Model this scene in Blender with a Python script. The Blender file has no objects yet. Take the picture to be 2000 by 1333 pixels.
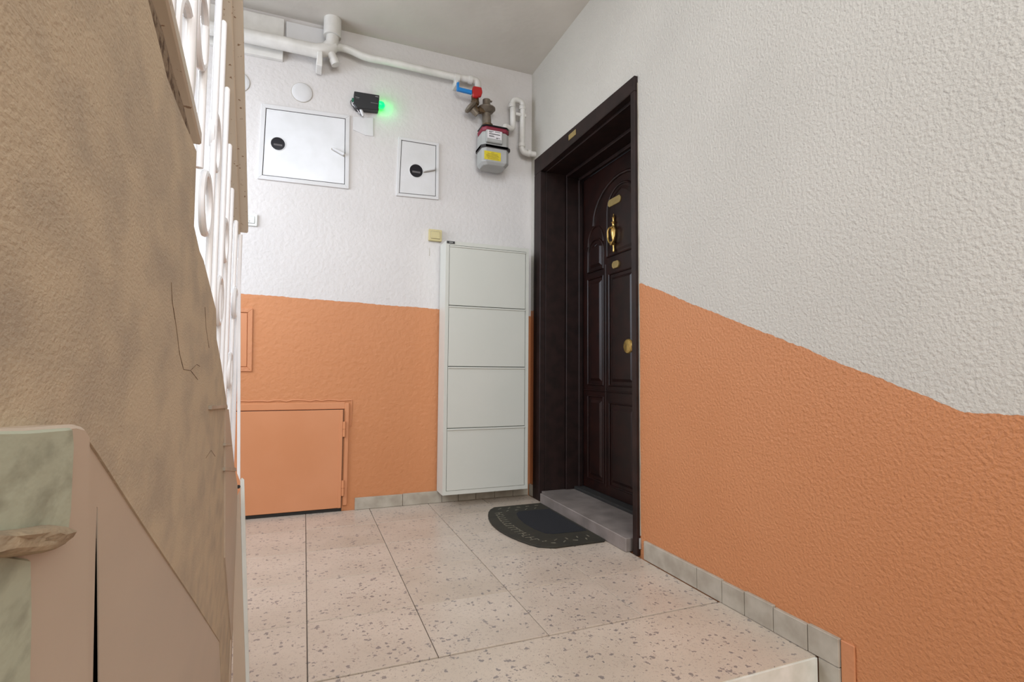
import bpy, bmesh, math, random
from mathutils import Vector, Matrix
random.seed(4)
R = math.radians
sc = bpy.context.scene
COL = sc.collection

# ------------------------------------------------------------------ camera
CAM = Vector((-1.347, -3.072, 0.782)); FPX = 1021.5
yaw, pitch, roll = R(21.64), R(3.20), R(0.43)
FW = Vector((math.sin(yaw)*math.cos(pitch), math.cos(yaw)*math.cos(pitch), math.sin(pitch)))
_r0 = Vector((math.cos(yaw), -math.sin(yaw), 0)); _u0 = _r0.cross(FW)
RT = _r0*math.cos(roll) + _u0*math.sin(roll); UP = RT.cross(FW)
cd = bpy.data.cameras.new('camera'); cam = bpy.data.objects.new('camera', cd); COL.objects.link(cam)
M = Matrix((RT, UP, -FW)).transposed().to_4x4(); M.translation = CAM; cam.matrix_world = M
cd.sensor_width = 36; cd.lens = FPX/2000*36; cd.clip_start = 0.01; cd.clip_end = 100
sc.camera = cam

# ------------------------------------------------------------------ world, light, exposure
sc.view_settings.view_transform = 'Standard'; sc.view_settings.look = 'None'
sc.view_settings.gamma = 1; sc.view_settings.use_curve_mapping = False
sc.view_settings.exposure = -0.10
w = bpy.data.worlds.new('world'); sc.world = w; w.use_nodes = True
w.node_tree.nodes['Background'].inputs[0].default_value = (0.80, 0.88, 1.0, 1)
w.node_tree.nodes['Background'].inputs[1].default_value = 1.0

def area(name, loc, target, sx, sy, power, color):
    l = bpy.data.lights.new(name, 'AREA'); l.shape = 'RECTANGLE'; l.size = sx; l.size_y = sy
    l.energy = power; l.color = color
    o = bpy.data.objects.new(name, l); COL.objects.link(o); o.location = loc
    o.rotation_euler = (Vector(target)-Vector(loc)).to_track_quat('-Z', 'Y').to_euler()
    return o
area('window_daylight', (-2.75, -0.75, 1.65), (-1.2, -0.6, 1.0), 1.2, 1.1, 46, (0.80, 0.88, 1.0))
area('upper_stair_fill', (-1.75, -4.75, 3.1), (-1.2, -1.0, 1.2), 1.6, 1.4, 92, (0.88, 0.94, 1.0))  # unseen fill lamp added high at the rear to whiten the balusters
area('stairwell_daylight', (-0.8, -4.9, 1.9), (-0.7, 0, 1.1), 1.3, 1.8, 38, (1.0, 0.92, 0.82))

# ------------------------------------------------------------------ back projection onto real planes
def ray(u, v): return FW + RT*((u-1000)/FPX) - UP*((v-666.5)/FPX)
def onplane(u, v, p0, n):
    d = ray(u, v); return CAM + d*(((Vector(p0)-CAM).dot(n))/d.dot(n))
def bw(u, v, y=0.0): return onplane(u, v, (0, y, 0), Vector((0, 1, 0)))    # back wall plane
def rw(u, v, x=0.0): return onplane(u, v, (x, 0, 0), Vector((1, 0, 0)))    # right wall plane
def fl(u, v, z=0.0): return onplane(u, v, (0, 0, z), Vector((0, 0, 1)))
# staircase frame: e runs along the flight, n points away from the camera side
SA = R(-2.3); SE = Vector((math.sin(SA), math.cos(SA), 0)); SN = Vector((-math.cos(SA), math.sin(SA), 0))
def SP(al, off, z): return Vector((CAM.x, CAM.y, 0)) + SE*al + SN*off + Vector((0, 0, z))
def sst(u, v, off):
    p = onplane(u, v, CAM+SN*off, SN); return ((p-CAM).dot(SE), p.z)
def crossp(u, v, al): return onplane(u, v, CAM+SE*al, SE)

# ------------------------------------------------------------------ materials
def mat(name, col, rough=0.6, metal=0.0, col2=None, scale=6.0, bump=0.0, bscale=60.0, spec=0.5, detail=4, emit=None, lo=0.35, hi=0.65, coord='Object', coat=0, ysc=1.0):
    m = bpy.data.materials.new(name); m.use_nodes = True
    nt = m.node_tree; N = nt.nodes; L = nt.links; b = N['Principled BSDF']
    b.inputs['Base Color'].default_value = (*col, 1); b.inputs['Roughness'].default_value = rough
    b.inputs['Metallic'].default_value = metal; b.inputs['Specular IOR Level'].default_value = spec
    b.inputs['Coat Weight'].default_value = coat
    tc = N.new('ShaderNodeTexCoord')
    n1 = N.new('ShaderNodeTexNoise'); n1.inputs['Scale'].default_value = scale; n1.inputs['Detail'].default_value = detail
    mp = N.new('ShaderNodeMapping'); mp.inputs['Scale'].default_value = (1, ysc, 1); L.new(tc.outputs[coord], mp.inputs['Vector'])
    L.new(mp.outputs[0], n1.inputs['Vector'])
    mr = N.new('ShaderNodeMapRange'); mr.inputs['From Min'].default_value = lo; mr.inputs['From Max'].default_value = hi
    L.new(n1.outputs['Fac'], mr.inputs['Value'])
    mx = N.new('ShaderNodeMix'); mx.data_type = 'RGBA'; mx.name = 'mix'
    mx.inputs['A'].default_value = (*col, 1); mx.inputs['B'].default_value = (*(col2 or [c*0.9 for c in col]), 1)
    L.new(mr.outputs['Result'], mx.inputs['Factor']); L.new(mx.outputs['Result'], b.inputs['Base Color'])
    if bump:
        n2 = N.new('ShaderNodeTexNoise'); n2.inputs['Scale'].default_value = bscale; n2.inputs['Detail'].default_value = 3
        L.new(mp.outputs[0], n2.inputs['Vector'])
        bp = N.new('ShaderNodeBump'); bp.inputs['Strength'].default_value = 1; bp.inputs['Distance'].default_value = bump
        bp.name = 'bump'
        L.new(n2.outputs['Fac'], bp.inputs['Height']); L.new(bp.outputs['Normal'], b.inputs['Normal'])
    if emit:
        b.inputs['Emission Color'].default_value = (*emit[0], 1); b.inputs['Emission Strength'].default_value = emit[1]
    return m

WHITE = (0.66, 0.63, 0.61); ORANGE = (0.56, 0.240, 0.106)
def wall_paint(name, kind, bump, bscale, white=WHITE, orange=ORANGE):
    """two-tone wall: white above, orange dado below, with a hand-cut wavy edge"""
    m = mat(name, white, 0.75, col2=[c*0.94 for c in white], scale=2.2, bump=bump, bscale=bscale, spec=0.3)
    nt = m.node_tree; N = nt.nodes; L = nt.links; b = N['Principled BSDF']; mx = N['mix']
    tc = N.new('ShaderNodeTexCoord'); sp = N.new('ShaderNodeSeparateXYZ'); L.new(tc.outputs['Object'], sp.inputs[0])
    def math_(op, a, bb=None, c=None):
        n = N.new('ShaderNodeMath'); n.operation = op
        for i, s in enumerate((a, bb, c)):
            if s is None: continue
            if isinstance(s, (int, float)): n.inputs[i].default_value = s
            else: L.new(s, n.inputs[i])
        return n.outputs[0]
    if kind == 'right':
        ln = math_('MULTIPLY_ADD', sp.outputs['Y'], 0.395, 1.158+0.395*1.2)
        ln = math_('MINIMUM', math_('MAXIMUM', ln, 0.697), 1.162)
    else:
        ln = math_('MULTIPLY_ADD', sp.outputs['X'], -0.028, 1.129)
    nz = N.new('ShaderNodeTexNoise'); nz.inputs['Scale'].default_value = 45; nz.inputs['Detail'].default_value = 2
    L.new(tc.outputs['Object'], nz.inputs['Vector'])
    nz3 = N.new('ShaderNodeTexNoise'); nz3.inputs['Scale'].default_value = 5
    L.new(tc.outputs['Object'], nz3.inputs['Vector'])
    ln = math_('ADD', ln, math_('MULTIPLY', math_('SUBTRACT', nz.outputs['Fac'], 0.5), 0.010))
    ln = math_('ADD', ln, math_('MULTIPLY', math_('SUBTRACT', nz3.outputs['Fac'], 0.5), 0.012))
    fac = math_('LESS_THAN', sp.outputs['Z'], ln)
    # mottled orange, with pale flecks of chipped paint
    nn = N.new('ShaderNodeTexNoise'); nn.inputs['Scale'].default_value = 3.0; nn.inputs['Detail'].default_value = 5
    L.new(tc.outputs['Object'], nn.inputs['Vector'])
    om = N.new('ShaderNodeMix'); om.data_type = 'RGBA'
    om.inputs['A'].default_value = (*orange, 1); om.inputs['B'].default_value = (orange[0]*0.93, orange[1]*0.88, orange[2]*0.82, 1)
    L.new(nn.outputs['Fac'], om.inputs['Factor'])
    fk = N.new('ShaderNodeTexNoise'); fk.inputs['Scale'].default_value = 17; fk.inputs['Detail'].default_value = 6
    L.new(tc.outputs['Object'], fk.inputs['Vector'])
    fs = math_('GREATER_THAN', fk.outputs['Fac'], 0.745)
    om2 = N.new('ShaderNodeMix'); om2.data_type = 'RGBA'; L.new(fs, om2.inputs['Factor'])
    L.new(om.outputs['Result'], om2.inputs['A']); om2.inputs['B'].default_value = (0.62, 0.42, 0.30, 1)
    fm = N.new('ShaderNodeMix'); fm.data_type = 'RGBA'; L.new(fac, fm.inputs['Factor'])
    L.new(mx.outputs['Result'], fm.inputs['A']); L.new(om2.outputs['Result'], fm.inputs['B'])
    L.new(fm.outputs['Result'], b.inputs['Base Color'])
    ro = N.new('ShaderNodeMix'); ro.data_type = 'FLOAT'; L.new(fac, ro.inputs[0]); ro.inputs[2].default_value = 0.8; ro.inputs[3].default_value = 0.5
    L.new(ro.outputs[0], b.inputs['Roughness'])
    return m

def terrazzo(name, base, base2, rough=0.35, chipdark=(0.20, 0.18, 0.18)):
    m = mat(name, base, rough, col2=base2, scale=3.5, detail=5, spec=0.5)
    nt = m.node_tree; N = nt.nodes; L = nt.links; b = N['Principled BSDF']; mx = N['mix']
    ge = N.new('ShaderNodeNewGeometry')
    prev = mx.outputs['Result']
    for sc_, th, c, dens in ((72, 0.38, (0.15, 0.135, 0.14), 0.34), (130, 0.38, (0.33, 0.26, 0.22), 0.34), (230, 0.36, (0.30, 0.25, 0.22), 0.4)):
        dn = N.new('ShaderNodeTexNoise'); dn.inputs['Scale'].default_value = sc_*1.3
        L.new(ge.outputs['Position'], dn.inputs['Vector'])
        va = N.new('ShaderNodeVectorMath'); va.operation = 'MULTIPLY_ADD'
        va.inputs[1].default_value = (0.022, 0.022, 0.022); L.new(dn.outputs['Color'], va.inputs[0]); L.new(ge.outputs['Position'], va.inputs[2])
        vo = N.new('ShaderNodeTexVoronoi'); vo.inputs['Scale'].default_value = sc_; L.new(va.outputs[0], vo.inputs['Vector'])
        sp = N.new('ShaderNodeSeparateColor'); L.new(vo.outputs['Color'], sp.inputs[0])
        # chip radius varies by cell, most cells have none
        q = N.new('ShaderNodeMath'); q.operation = 'LESS_THAN'; L.new(sp.outputs[0], q.inputs[0]); q.inputs[1].default_value = dens
        rr = N.new('ShaderNodeMath'); rr.operation = 'MULTIPLY'; L.new(sp.outputs[1], rr.inputs[0]); rr.inputs[1].default_value = th*1.4
        d = N.new('ShaderNodeMath'); d.operation = 'LESS_THAN'; L.new(vo.outputs['Distance'], d.inputs[0]); L.new(rr.outputs[0], d.inputs[1])
        a = N.new('ShaderNodeMath'); a.operation = 'MULTIPLY'; L.new(d.outputs[0], a.inputs[0]); L.new(q.outputs[0], a.inputs[1])
        a2 = N.new('ShaderNodeMath'); a2.operation = 'MULTIPLY'; L.new(a.outputs[0], a2.inputs[0]); a2.inputs[1].default_value = 0.75
        mm = N.new('ShaderNodeMix'); mm.data_type = 'RGBA'; L.new(a2.outputs[0], mm.inputs['Factor'])
        L.new(prev, mm.inputs['A']); mm.inputs['B'].default_value = (*c, 1); prev = mm.outputs['Result']
    L.new(prev, b.inputs['Base Color'])
    return m

m_back = wall_paint('back_wall_paint', 'back', 0.0032, 42)
m_right = wall_paint('right_wall_stucco', 'right', 0.0040, 105, white=(0.56, 0.53, 0.475))
m_ceil = mat('ceiling_paint', (0.63, 0.59, 0.53), 0.85, col2=(0.57, 0.53, 0.475), scale=2.5, bump=0.001, bscale=25)
m_white = mat('white_gloss_paint', (0.72, 0.72, 0.73), 0.35, col2=(0.66, 0.66, 0.66), scale=9)
m_whitewall = mat('white_wall_paint', (0.66, 0.65, 0.65), 0.6, col2=(0.62, 0.61, 0.60), scale=7, bump=0.0008, bscale=40)
m_pipe = mat('white_pipe_paint', (0.72, 0.70, 0.66), 0.4, col2=(0.62, 0.60, 0.56), scale=12)
m_orange = mat('orange_gloss_paint', (0.60, 0.255, 0.120), 0.33, col2=(0.57, 0.235, 0.105), scale=4, bump=0.0004, bscale=20)
m_orange_rough = mat('orange_plaster', ORANGE, 0.6, col2=(0.55, 0.22, 0.10), scale=8, bump=0.002, bscale=60)
m_ter = terrazzo('terrazzo', (0.565, 0.48, 0.395), (0.50, 0.42, 0.34), 0.28)
m_ter2 = terrazzo('terrazzo_worn', (0.54, 0.455, 0.37), (0.46, 0.38, 0.30), 0.34)
m_ternose = terrazzo('terrazzo_nosing', (0.57, 0.485, 0.395), (0.51, 0.43, 0.345), 0.33)
m_grout = mat('grout', (0.33, 0.27, 0.22), 0.9, scale=30)
m_skirt = mat('skirting_marble', (0.46, 0.42, 0.35), 0.4, col2=(0.34, 0.30, 0.24), scale=14, detail=6)
m_marble = mat('threshold_marble', (0.26, 0.22, 0.20), 0.45, col2=(0.17, 0.145, 0.13), scale=9, detail=6)
m_marble2 = mat('pale_riser_marble', (0.80, 0.79, 0.72), 0.4, col2=(0.66, 0.66, 0.58), scale=18, detail=6)
m_door = mat('dark_door_wood', (0.020, 0.0055, 0.0038), 0.38, col2=(0.010, 0.0034, 0.0026), scale=12, detail=6, spec=0.4)
m_frame = mat('dark_frame_wood', (0.023, 0.0105, 0.0088), 0.5, col2=(0.012, 0.006, 0.005), scale=16, detail=5, spec=0.3)
m_brass = mat('brass', (0.72, 0.48, 0.16), 0.3, 0.9, col2=(0.50, 0.32, 0.10), scale=60)
m_brassplate = mat('dull_brass_plate', (0.40, 0.29, 0.11), 0.5, 0.4, col2=(0.32, 0.23, 0.09), scale=50)
m_cab = mat('cabinet_enamel', (0.60, 0.60, 0.545), 0.38, col2=(0.58, 0.585, 0.53), scale=3)
m_dark = mat('dark_gap', (0.02, 0.018, 0.016), 0.8, scale=20)
m_black = mat('black_plastic', (0.012, 0.012, 0.014), 0.4, scale=20)
m_glassdark = mat('dark_window_glass', (0.008, 0.008, 0.012), 0.12, scale=20)
m_grey = mat('meter_grey_enamel', (0.40, 0.40, 0.385), 0.45, col2=(0.36, 0.36, 0.345), scale=15)
m_red = mat('red_plastic', (0.45, 0.012, 0.012), 0.45, scale=20)
m_crimson = mat('crimson_enamel', (0.22, 0.008, 0.03), 0.5, scale=20)
m_blue = mat('blue_plastic', (0.01, 0.22, 0.62), 0.4, scale=20)
m_oldbrass = mat('tarnished_bronze', (0.16, 0.10, 0.05), 0.5, 0.5, col2=(0.09, 0.06, 0.035), scale=50)
m_alu = mat('cast_regulator_metal', (0.22, 0.18, 0.135), 0.5, 0.5, col2=(0.16, 0.13, 0.10), scale=40)
m_yellow = mat('yellow_sticker', (0.68, 0.55, 0.02), 0.5, scale=60, col2=(0.6, 0.48, 0.02))
m_paper = mat('white_sticker', (0.75, 0.72, 0.74), 0.5, scale=60)
m_ink = mat('dark_ink', (0.10, 0.09, 0.09), 0.6, scale=60)
m_ink2 = mat('brown_ink', (0.30, 0.22, 0.02), 0.6, scale=60)
m_ivory = mat('ivory_plastic', (0.58, 0.50, 0.26), 0.35, scale=15, col2=(0.54, 0.46, 0.23))
m_switch = mat('white_switch_plastic', (0.72, 0.75, 0.72), 0.3, scale=15)
m_mat = mat('mat_rubber', (0.030, 0.026, 0.016), 0.75, col2=(0.020, 0.018, 0.012), scale=15, bump=0.0008, bscale=400)
m_matin = mat('mat_pile', (0.008, 0.009, 0.013), 0.95, scale=60, bump=0.002, bscale=500)
m_matink = mat('mat_worn_print', (0.24, 0.22, 0.16), 0.8, scale=90, col2=(0.05, 0.045, 0.03))
m_plaster = mat('beige_rough_plaster', (0.56, 0.46, 0.33), 0.8, col2=(0.44, 0.365, 0.275), scale=26, bump=0.0009, bscale=480, detail=7, ysc=0.6, lo=0.42, hi=0.68)
_nt = m_plaster.node_tree
for _n in _nt.nodes:
    if _n.type == 'TEX_NOISE' and _n.inputs['Scale'].default_value > 100: _n.inputs['Detail'].default_value = 8
m_smooth = mat('beige_smooth_paint', (0.55, 0.45, 0.355), 0.5, col2=(0.51, 0.42, 0.335), scale=9, ysc=0.3, bump=0.0004, bscale=30)
m_green = mat('flaked_pale_green_paint', (0.46, 0.50, 0.39), 0.6, col2=(0.32, 0.34, 0.26), scale=95, detail=8, bump=0.0006, bscale=110, lo=0.45, hi=0.66, ysc=0.5)
m_chunk = mat('broken_mortar', (0.46, 0.36, 0.24), 0.9, col2=(0.24, 0.19, 0.13), scale=60, detail=8, bump=0.002, bscale=200, ysc=0.4)
m_peel = mat('peeling_brown_strip', (0.23, 0.165, 0.105), 0.85, col2=(0.08, 0.04, 0.015), scale=90, detail=5, bump=0.002, bscale=200, lo=0.52, hi=0.60)
m_rail = mat('rail_white_enamel', (0.93, 0.93, 0.95), 0.22, scale=10, col2=(0.86, 0.86, 0.89))
m_railbeige = mat('rail_beige_enamel', (0.60, 0.52, 0.42), 0.4, scale=120, col2=(0.26, 0.16, 0.09), lo=0.66, hi=0.72, detail=2)
m_greenled = mat('green_lamp_lens', (0.0, 0.9, 0.08), 0.3, scale=10, emit=((0.0, 1.0, 0.05), 6.0))

# ------------------------------------------------------------------ mesh helpers
def finish(bm, name, m, parent=None, smooth=False, bevel=0.0, seg=1):
    bmesh.ops.recalc_face_normals(bm, faces=bm.faces)
    if bevel:
        bmesh.ops.bevel(bm, geom=[e for e in bm.edges if len(e.link_faces) == 2 and e.calc_face_angle(0) > 0.5], offset=bevel, segments=seg, affect='EDGES', clamp_overlap=True)
    me = bpy.data.meshes.new(name); bm.to_mesh(me); bm.free()
    ms = m if isinstance(m, (list, tuple)) else [m]
    for q in ms: me.materials.append(q)
    if smooth:
        for p in me.polygons: p.use_smooth = True
        try: me.set_sharp_from_angle(angle=R(38))
        except Exception: pass
    o = bpy.data.objects.new(name, me); COL.objects.link(o)
    if parent: o.parent = parent; o.matrix_parent_inverse = parent.matrix_world.inverted() if False else Matrix.Translation(-parent.location)
    return o
def abox(bm, a, b):
    a = Vector(a); b = Vector(b)
    vs = [bm.verts.new((x, y, z)) for x in (a.x, b.x) for y in (a.y, b.y) for z in (a.z, b.z)]
    for f in ((0,1,3,2),(4,6,7,5),(0,4,5,1),(2,3,7,6),(0,2,6,4),(1,5,7,3)): bm.faces.new([vs[i] for i in f])
def hull8(bm, q, d):
    """prism: polygon q (3D points) extruded by vector d"""
    d = Vector(d); a = [bm.verts.new(Vector(p)) for p in q]; b = [bm.verts.new(Vector(p)+d) for p in q]
    n = len(q); bm.faces.new(a); bm.faces.new(b[::-1])
    for i in range(n): bm.faces.new((a[i], a[(i+1) % n], b[(i+1) % n], b[i]))
def tube(bm, pts, r, n=14, caps=True):
    pts = [Vector(p) for p in pts]; rs = r if isinstance(r, (list, tuple)) else [r]*len(pts)
    rings = []; up = None
    for i, p in enumerate(pts):
        if i == 0: t = pts[1]-p
        elif i == len(pts)-1: t = p-pts[i-1]
        else: t = (pts[i+1]-p).normalized()+(p-pts[i-1]).normalized()
        t.normalize()
        if up is None: up = Vector((0, 0, 1)) if abs(t.z) < 0.9 else Vector((1, 0, 0))
        s = t.cross(up).normalized(); up = s.cross(t).normalized()
        rings.append([bm.verts.new(p+(s*math.cos(2*math.pi*k/n)+up*math.sin(2*math.pi*k/n))*rs[i]) for k in range(n)])
    for a, b in zip(rings, rings[1:]):
        for k in range(n): bm.faces.new((a[k], a[(k+1) % n], b[(k+1) % n], b[k]))
    if caps: bm.faces.new(rings[0][::-1]); bm.faces.new(rings[-1])
def fillet(pts, r, k=6):
    pts = [Vector(p) for p in pts]; out = [pts[0]]
    for a, b, c in zip(pts, pts[1:], pts[2:]):
        u = (a-b).normalized(); v = (c-b).normalized(); rr = min(r, (a-b).length*0.48, (c-b).length*0.48)
        p, q = b+u*rr, b+v*rr
        for i in range(k+1):
            t = i/k; out.append(p*(1-t)**2+b*2*t*(1-t)+q*t*t)
    out.append(pts[-1]); return out
def lathe(bm, c, axis, prof, n=20):
    """prof = (distance along axis, radius)"""
    tube(bm, [Vector(c)+Vector(axis)*max(d, -9) for d, _ in prof], [max(q, 0.0004) for _, q in prof], n)
def torus(bm, c, ax1, ax2, Rr, r, n=28, m=8):
    c = Vector(c); ax1 = Vector(ax1); ax2 = Vector(ax2); ax3 = ax1.cross(ax2)
    rings = []
    for i in range(n):
        a = 2*math.pi*i/n; d = ax1*math.cos(a)+ax2*math.sin(a)
        rings.append([bm.verts.new(c+d*(Rr+r*math.cos(2*math.pi*k/m))+ax3*(r*math.sin(2*math.pi*k/m))) for k in range(m)])
    for i in range(n):
        a, b = rings[i], rings[(i+1) % n]
        for k in range(m): bm.faces.new((a[k], a[(k+1) % m], b[(k+1) % m], b[k]))
def B(name, a, b, m, parent=None, bevel=0.0, seg=1):
    bm = bmesh.new(); abox(bm, a, b); return finish(bm, name, m, parent, bevel=bevel, seg=seg)
def PR(name, q, d, m, parent=None, bevel=0.0, smooth=False):
    bm = bmesh.new(); hull8(bm, q, d); return finish(bm, name, m, parent, bevel=bevel, smooth=smooth)
def TU(name, pts, r, m, parent=None, n=14): 
    bm = bmesh.new(); tube(bm, pts, r, n); return finish(bm, name, m, parent, smooth=True)
def LA(name, c, axis, prof, m, parent=None, n=20):
    bm = bmesh.new(); lathe(bm, c, axis, prof, n); return finish(bm, name, m, parent, smooth=True)
def thing(name, loc, label, cat, group=None):
    o = bpy.data.objects.new(name, None); COL.objects.link(o); o.location = loc; o.empty_display_size = 0.05
    o['label'] = label; o['category'] = cat
    if group: o['group'] = group
    return o
def struct(o, label=None):
    o['kind'] = 'structure'
    if label: o['label'] = label
    return o
def sroot(name, label=None):
    o = bpy.data.objects.new(name, None); COL.objects.link(o); return struct(o, label)

HC = 2.733; HT = 4.6; XL = -2.55; YR = -5.0; ZB = -0.95
# ------------------------------------------------------------------ the shell
def wall_with_hole(name, p0, U, W, H, hole, D, m):
    """rectangle W along U, H up, thickness D, with one rectangular hole (u0,w0,u1,w1)"""
    bm = bmesh.new(); p0 = Vector(p0); U = Vector(U); D = Vector(D); Z = Vector((0, 0, 1))
    u0, w0, u1, w1 = hole
    def P(u, w_, k): return p0+U*u+Z*w_+D*k
    out = [(0, 0), (W, 0), (W, H), (0, H)]; inn = [(u0, w0), (u1, w0), (u1, w1), (u0, w1)]
    for k in (0, 1):
        for i in range(4):
            j = (i+1) % 4
            bm.faces.new([bm.verts.new(P(*q, k)) for q in (out[i], out[j], inn[j], inn[i])])
    for ring in (out, inn):
        for i in range(4):
            j = (i+1) % 4
            bm.faces.new([bm.verts.new(q) for q in (P(*ring[i], 0), P(*ring[j], 0), P(*ring[j], 1), P(*ring[i], 1))])
    bmesh.ops.remove_doubles(bm, verts=bm.verts, dist=1e-5)
    return struct(finish(bm, name, m))
bm = bmesh.new(); abox(bm, (XL-0.2, 0, ZB), (0.45, 0.15, HT)); wall_back = struct(finish(bm, 'wall_back', m_back), 'white wall with an orange lower band facing the landing')
# right wall with the door opening
wall_right = wall_with_hole('wall_right', (0, YR, ZB), (0, 1, 0), -YR, HT-ZB, (-1.155-YR, 0.0-ZB, -0.155-YR, 2.04-ZB), (0.36, 0, 0), m_right)
wall_right['label'] = 'rough stucco wall, white above and orange below, holding the door'
wall_left = wall_with_hole('wall_left', (XL-0.15, YR, ZB), (0, 1, 0), -YR, HT-ZB, (-1.35-YR, 1.0-ZB, -0.15-YR, 2.3-ZB), (0.15, 0, 0), m_whitewall)
wall_rear = wall_with_hole('wall_rear', (XL-0.15, YR-0.15, ZB), (1, 0, 0), 3.0, HT-ZB, (0.5, 1.6, 2.5, 4.6), (0, 0.15, 0), m_whitewall)
B0 = B('ceiling', (XL, -2.2, HC), (0, 0, HC+0.18), m_ceil); struct(B0, 'pale grey ceiling slab over the landing')
struct(B('ceiling', (XL-0.15, YR-0.15, HT), (0.36, 0.15, HT+0.1), m_ceil))
# landing window frame (off frame to the left, gives the daylight)
wf = sroot('window_1')
for a, b in (((XL-0.1, -1.35, 1.0), (XL-0.05, -1.30, 2.3)), ((XL-0.1, -0.20, 1.0), (XL-0.05, -0.15, 2.3)), ((XL-0.1, -0.78, 1.0), (XL-0.05, -0.72, 2.3)),
             ((XL-0.1, -1.35, 1.0), (XL-0.05, -0.15, 1.05)), ((XL-0.1, -1.35, 2.25), (XL-0.05, -0.15, 2.3))):
    B('window_frame', a, b, m_white, wf)

# floor: slab + individual tiles
floor = bmesh.new(); abox(floor, (XL, -1.97, -0.16), (0, 0, -0.010)); floor = struct(finish(floor, 'floor', m_grout), 'speckled terrazzo tile landing')
xs = [-0.318-0.333*k for k in range(0, 7)]; xs = [-0.014] + xs + [XL]
ys = [-0.004, -0.302, -0.635, -0.968, -1.302, -1.632]
cache = {}
def tile(x0, x1, y0, y1, i, parent, m=m_ter, z1=0.0, th=0.0098):
    w_, d_ = round(x1-x0, 4), round(y1-y0, 4); g = 0.0013
    key = (w_, d_, m.name)
    if key not in cache:
        bm = bmesh.new(); hx, hy = w_/2-g, d_/2-g; ch = 0.0012
        l0 = [bm.verts.new((sx*hx, sy*hy, -th)) for sx, sy in ((-1,-1),(1,-1),(1,1),(-1,1))]
        l1 = [bm.verts.new((sx*hx, sy*hy, -ch)) for sx, sy in ((-1,-1),(1,-1),(1,1),(-1,1))]
        l2 = [bm.verts.new((sx*(hx-ch), sy*(hy-ch), 0)) for sx, sy in ((-1,-1),(1,-1),(1,1),(-1,1))]
        for a, b in ((l0, l1), (l1, l2)):
            for k in range(4): bm.faces.new((a[k], a[(k+1) % 4], b[(k+1) % 4], b[k]))
        bm.faces.new(l2); bm.faces.new(l0[::-1]); bmesh.ops.recalc_face_normals(bm, faces=bm.faces)
        me = bpy.data.meshes.new('tile'); bm.to_mesh(me); bm.free(); me.materials.append(m); cache[key] = me
    o = bpy.data.objects.new('tile', cache[key]); COL.objects.link(o); o.parent = parent
    o.location = ((x0+x1)/2, (y0+y1)/2, z1+random.uniform(-0.0003, 0.0003))
    return o
for i in range(len(xs)-1):
    for j in range(len(ys)-1):
        tile(xs[i+1], xs[i], ys[j+1], ys[j], i*7+j, floor, m_ter2 if (i*3+j*5) % 7 == 0 else m_ter)
# nosing slab of the landing and the lower flight
XS = -1.43
lf = sroot('stairs_down', 'terrazzo steps going down from the landing edge')
B('step_tread', (XL, -2.0, -0.045), (-0.004, -1.636, 0.0), m_ternose, lf, bevel=0.004, seg=2)
B('step_riser', (XL, -1.985, -0.17), (0, -1.965, -0.045), m_marble2, lf)
for k in range(1, 5):
    y = -2.0-0.29*(k-1); z = -0.17*k
    B('step_tread', (XS-0.0, y-0.30, z-0.04), (-0.004, y+0.015, z), m_ternose, lf, bevel=0.003)
    B('step_riser', (XS, y-0.285, z-0.17), (0, y-0.265, z-0.04), m_marble2, lf)
struct(B('floor', (XL, YR, -0.93), (0, -3.12, -0.85), m_ter2), 'lower terrazzo landing below the steps')
# front face of the landing nosing: pale strip
B('nosing_face', (XS-0.05, -2.0035, -0.17), (-0.012, -1.992, -0.0035), m_marble2, lf)

# ------------------------------------------------------------------ skirtings
bs = sroot('baseboard_right', 'stone skirting pieces along the right wall')
yy = [-1.196, -1.375, -1.52, -1.60, -1.70, -1.86, -1.985, -2.066]
js = [rw(u, v).y for u, v in ((1262, 1070), (1366, 1120), (1415, 1150), (1459, 1170), (1516, 1200), (1583, 1235), (1643, 1262))]
js[-1] = -2.066
for a, b in zip(js, js[1:]):
    dz = random.uniform(-0.003, 0.003)
    if b < -2.0: B('skirting_piece', (-0.013, b, 0.002), (0.0, a-0.001, 0.078+dz), m_skirt, bs, bevel=0.0015)
    else: B('skirting_piece', (-0.013-random.uniform(0, 0.001), b+0.001, 0.001), (0.0, a-0.001, 0.076+dz), m_skirt, bs, bevel=0.0015)
B('skirting_piece', (-0.011, -2.066, -0.165), (0.0, -2.005, 0.0), m_skirt, bs, bevel=0.0015)
B('plaster_edge', (-0.006, -2.105, -0.30), (0.0, -2.067, 0.075), m_orange_rough, bs, bevel=0.002)
bb = sroot('baseboard_back', 'stone skirting pieces along the back wall')
jb = [-1.065, -0.80, -0.57, -0.47, -0.36, -0.24, -0.12, -0.016]
for a, b in zip(jb, jb[1:]):
    B('skirting_piece', (a+0.001, -0.012-random.uniform(0, 0.002), 0.001), (b-0.001, 0.0, 0.066+random.uniform(-0.002, 0.002)), m_skirt, bb, bevel=0.0015)
B('skirting_piece', (-0.012, -0.088, 0.001), (0, -0.014, 0.07), m_skirt, bb, bevel=0.0015)

# ------------------------------------------------------------------ entrance door
door = sroot('door_1', 'dark brown panelled entrance door with brass knocker in a deep frame')
# architrave: three members, proud of the wall
ya, yb, zt = -0.085, -1.172, 2.10
def rw2(u, v, x): return rw(u, v, x)
fr = B('door_frame', (-0.018, -0.180, 0.0), (0.02, ya, zt-0.082), m_frame, door, bevel=0.003)
B('door_frame', (-0.018, yb, 0.0), (0.02, -1.140, zt-0.072), m_frame, door, bevel=0.003)
q = [(-0.018, ya, zt-0.082), (-0.018, yb, zt-0.072), (-0.018, yb, zt-0.002), (-0.018, ya, zt+0.024)]
PR('door_frame', q, (0.038, 0, 0), m_frame, door, bevel=0.003)
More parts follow.
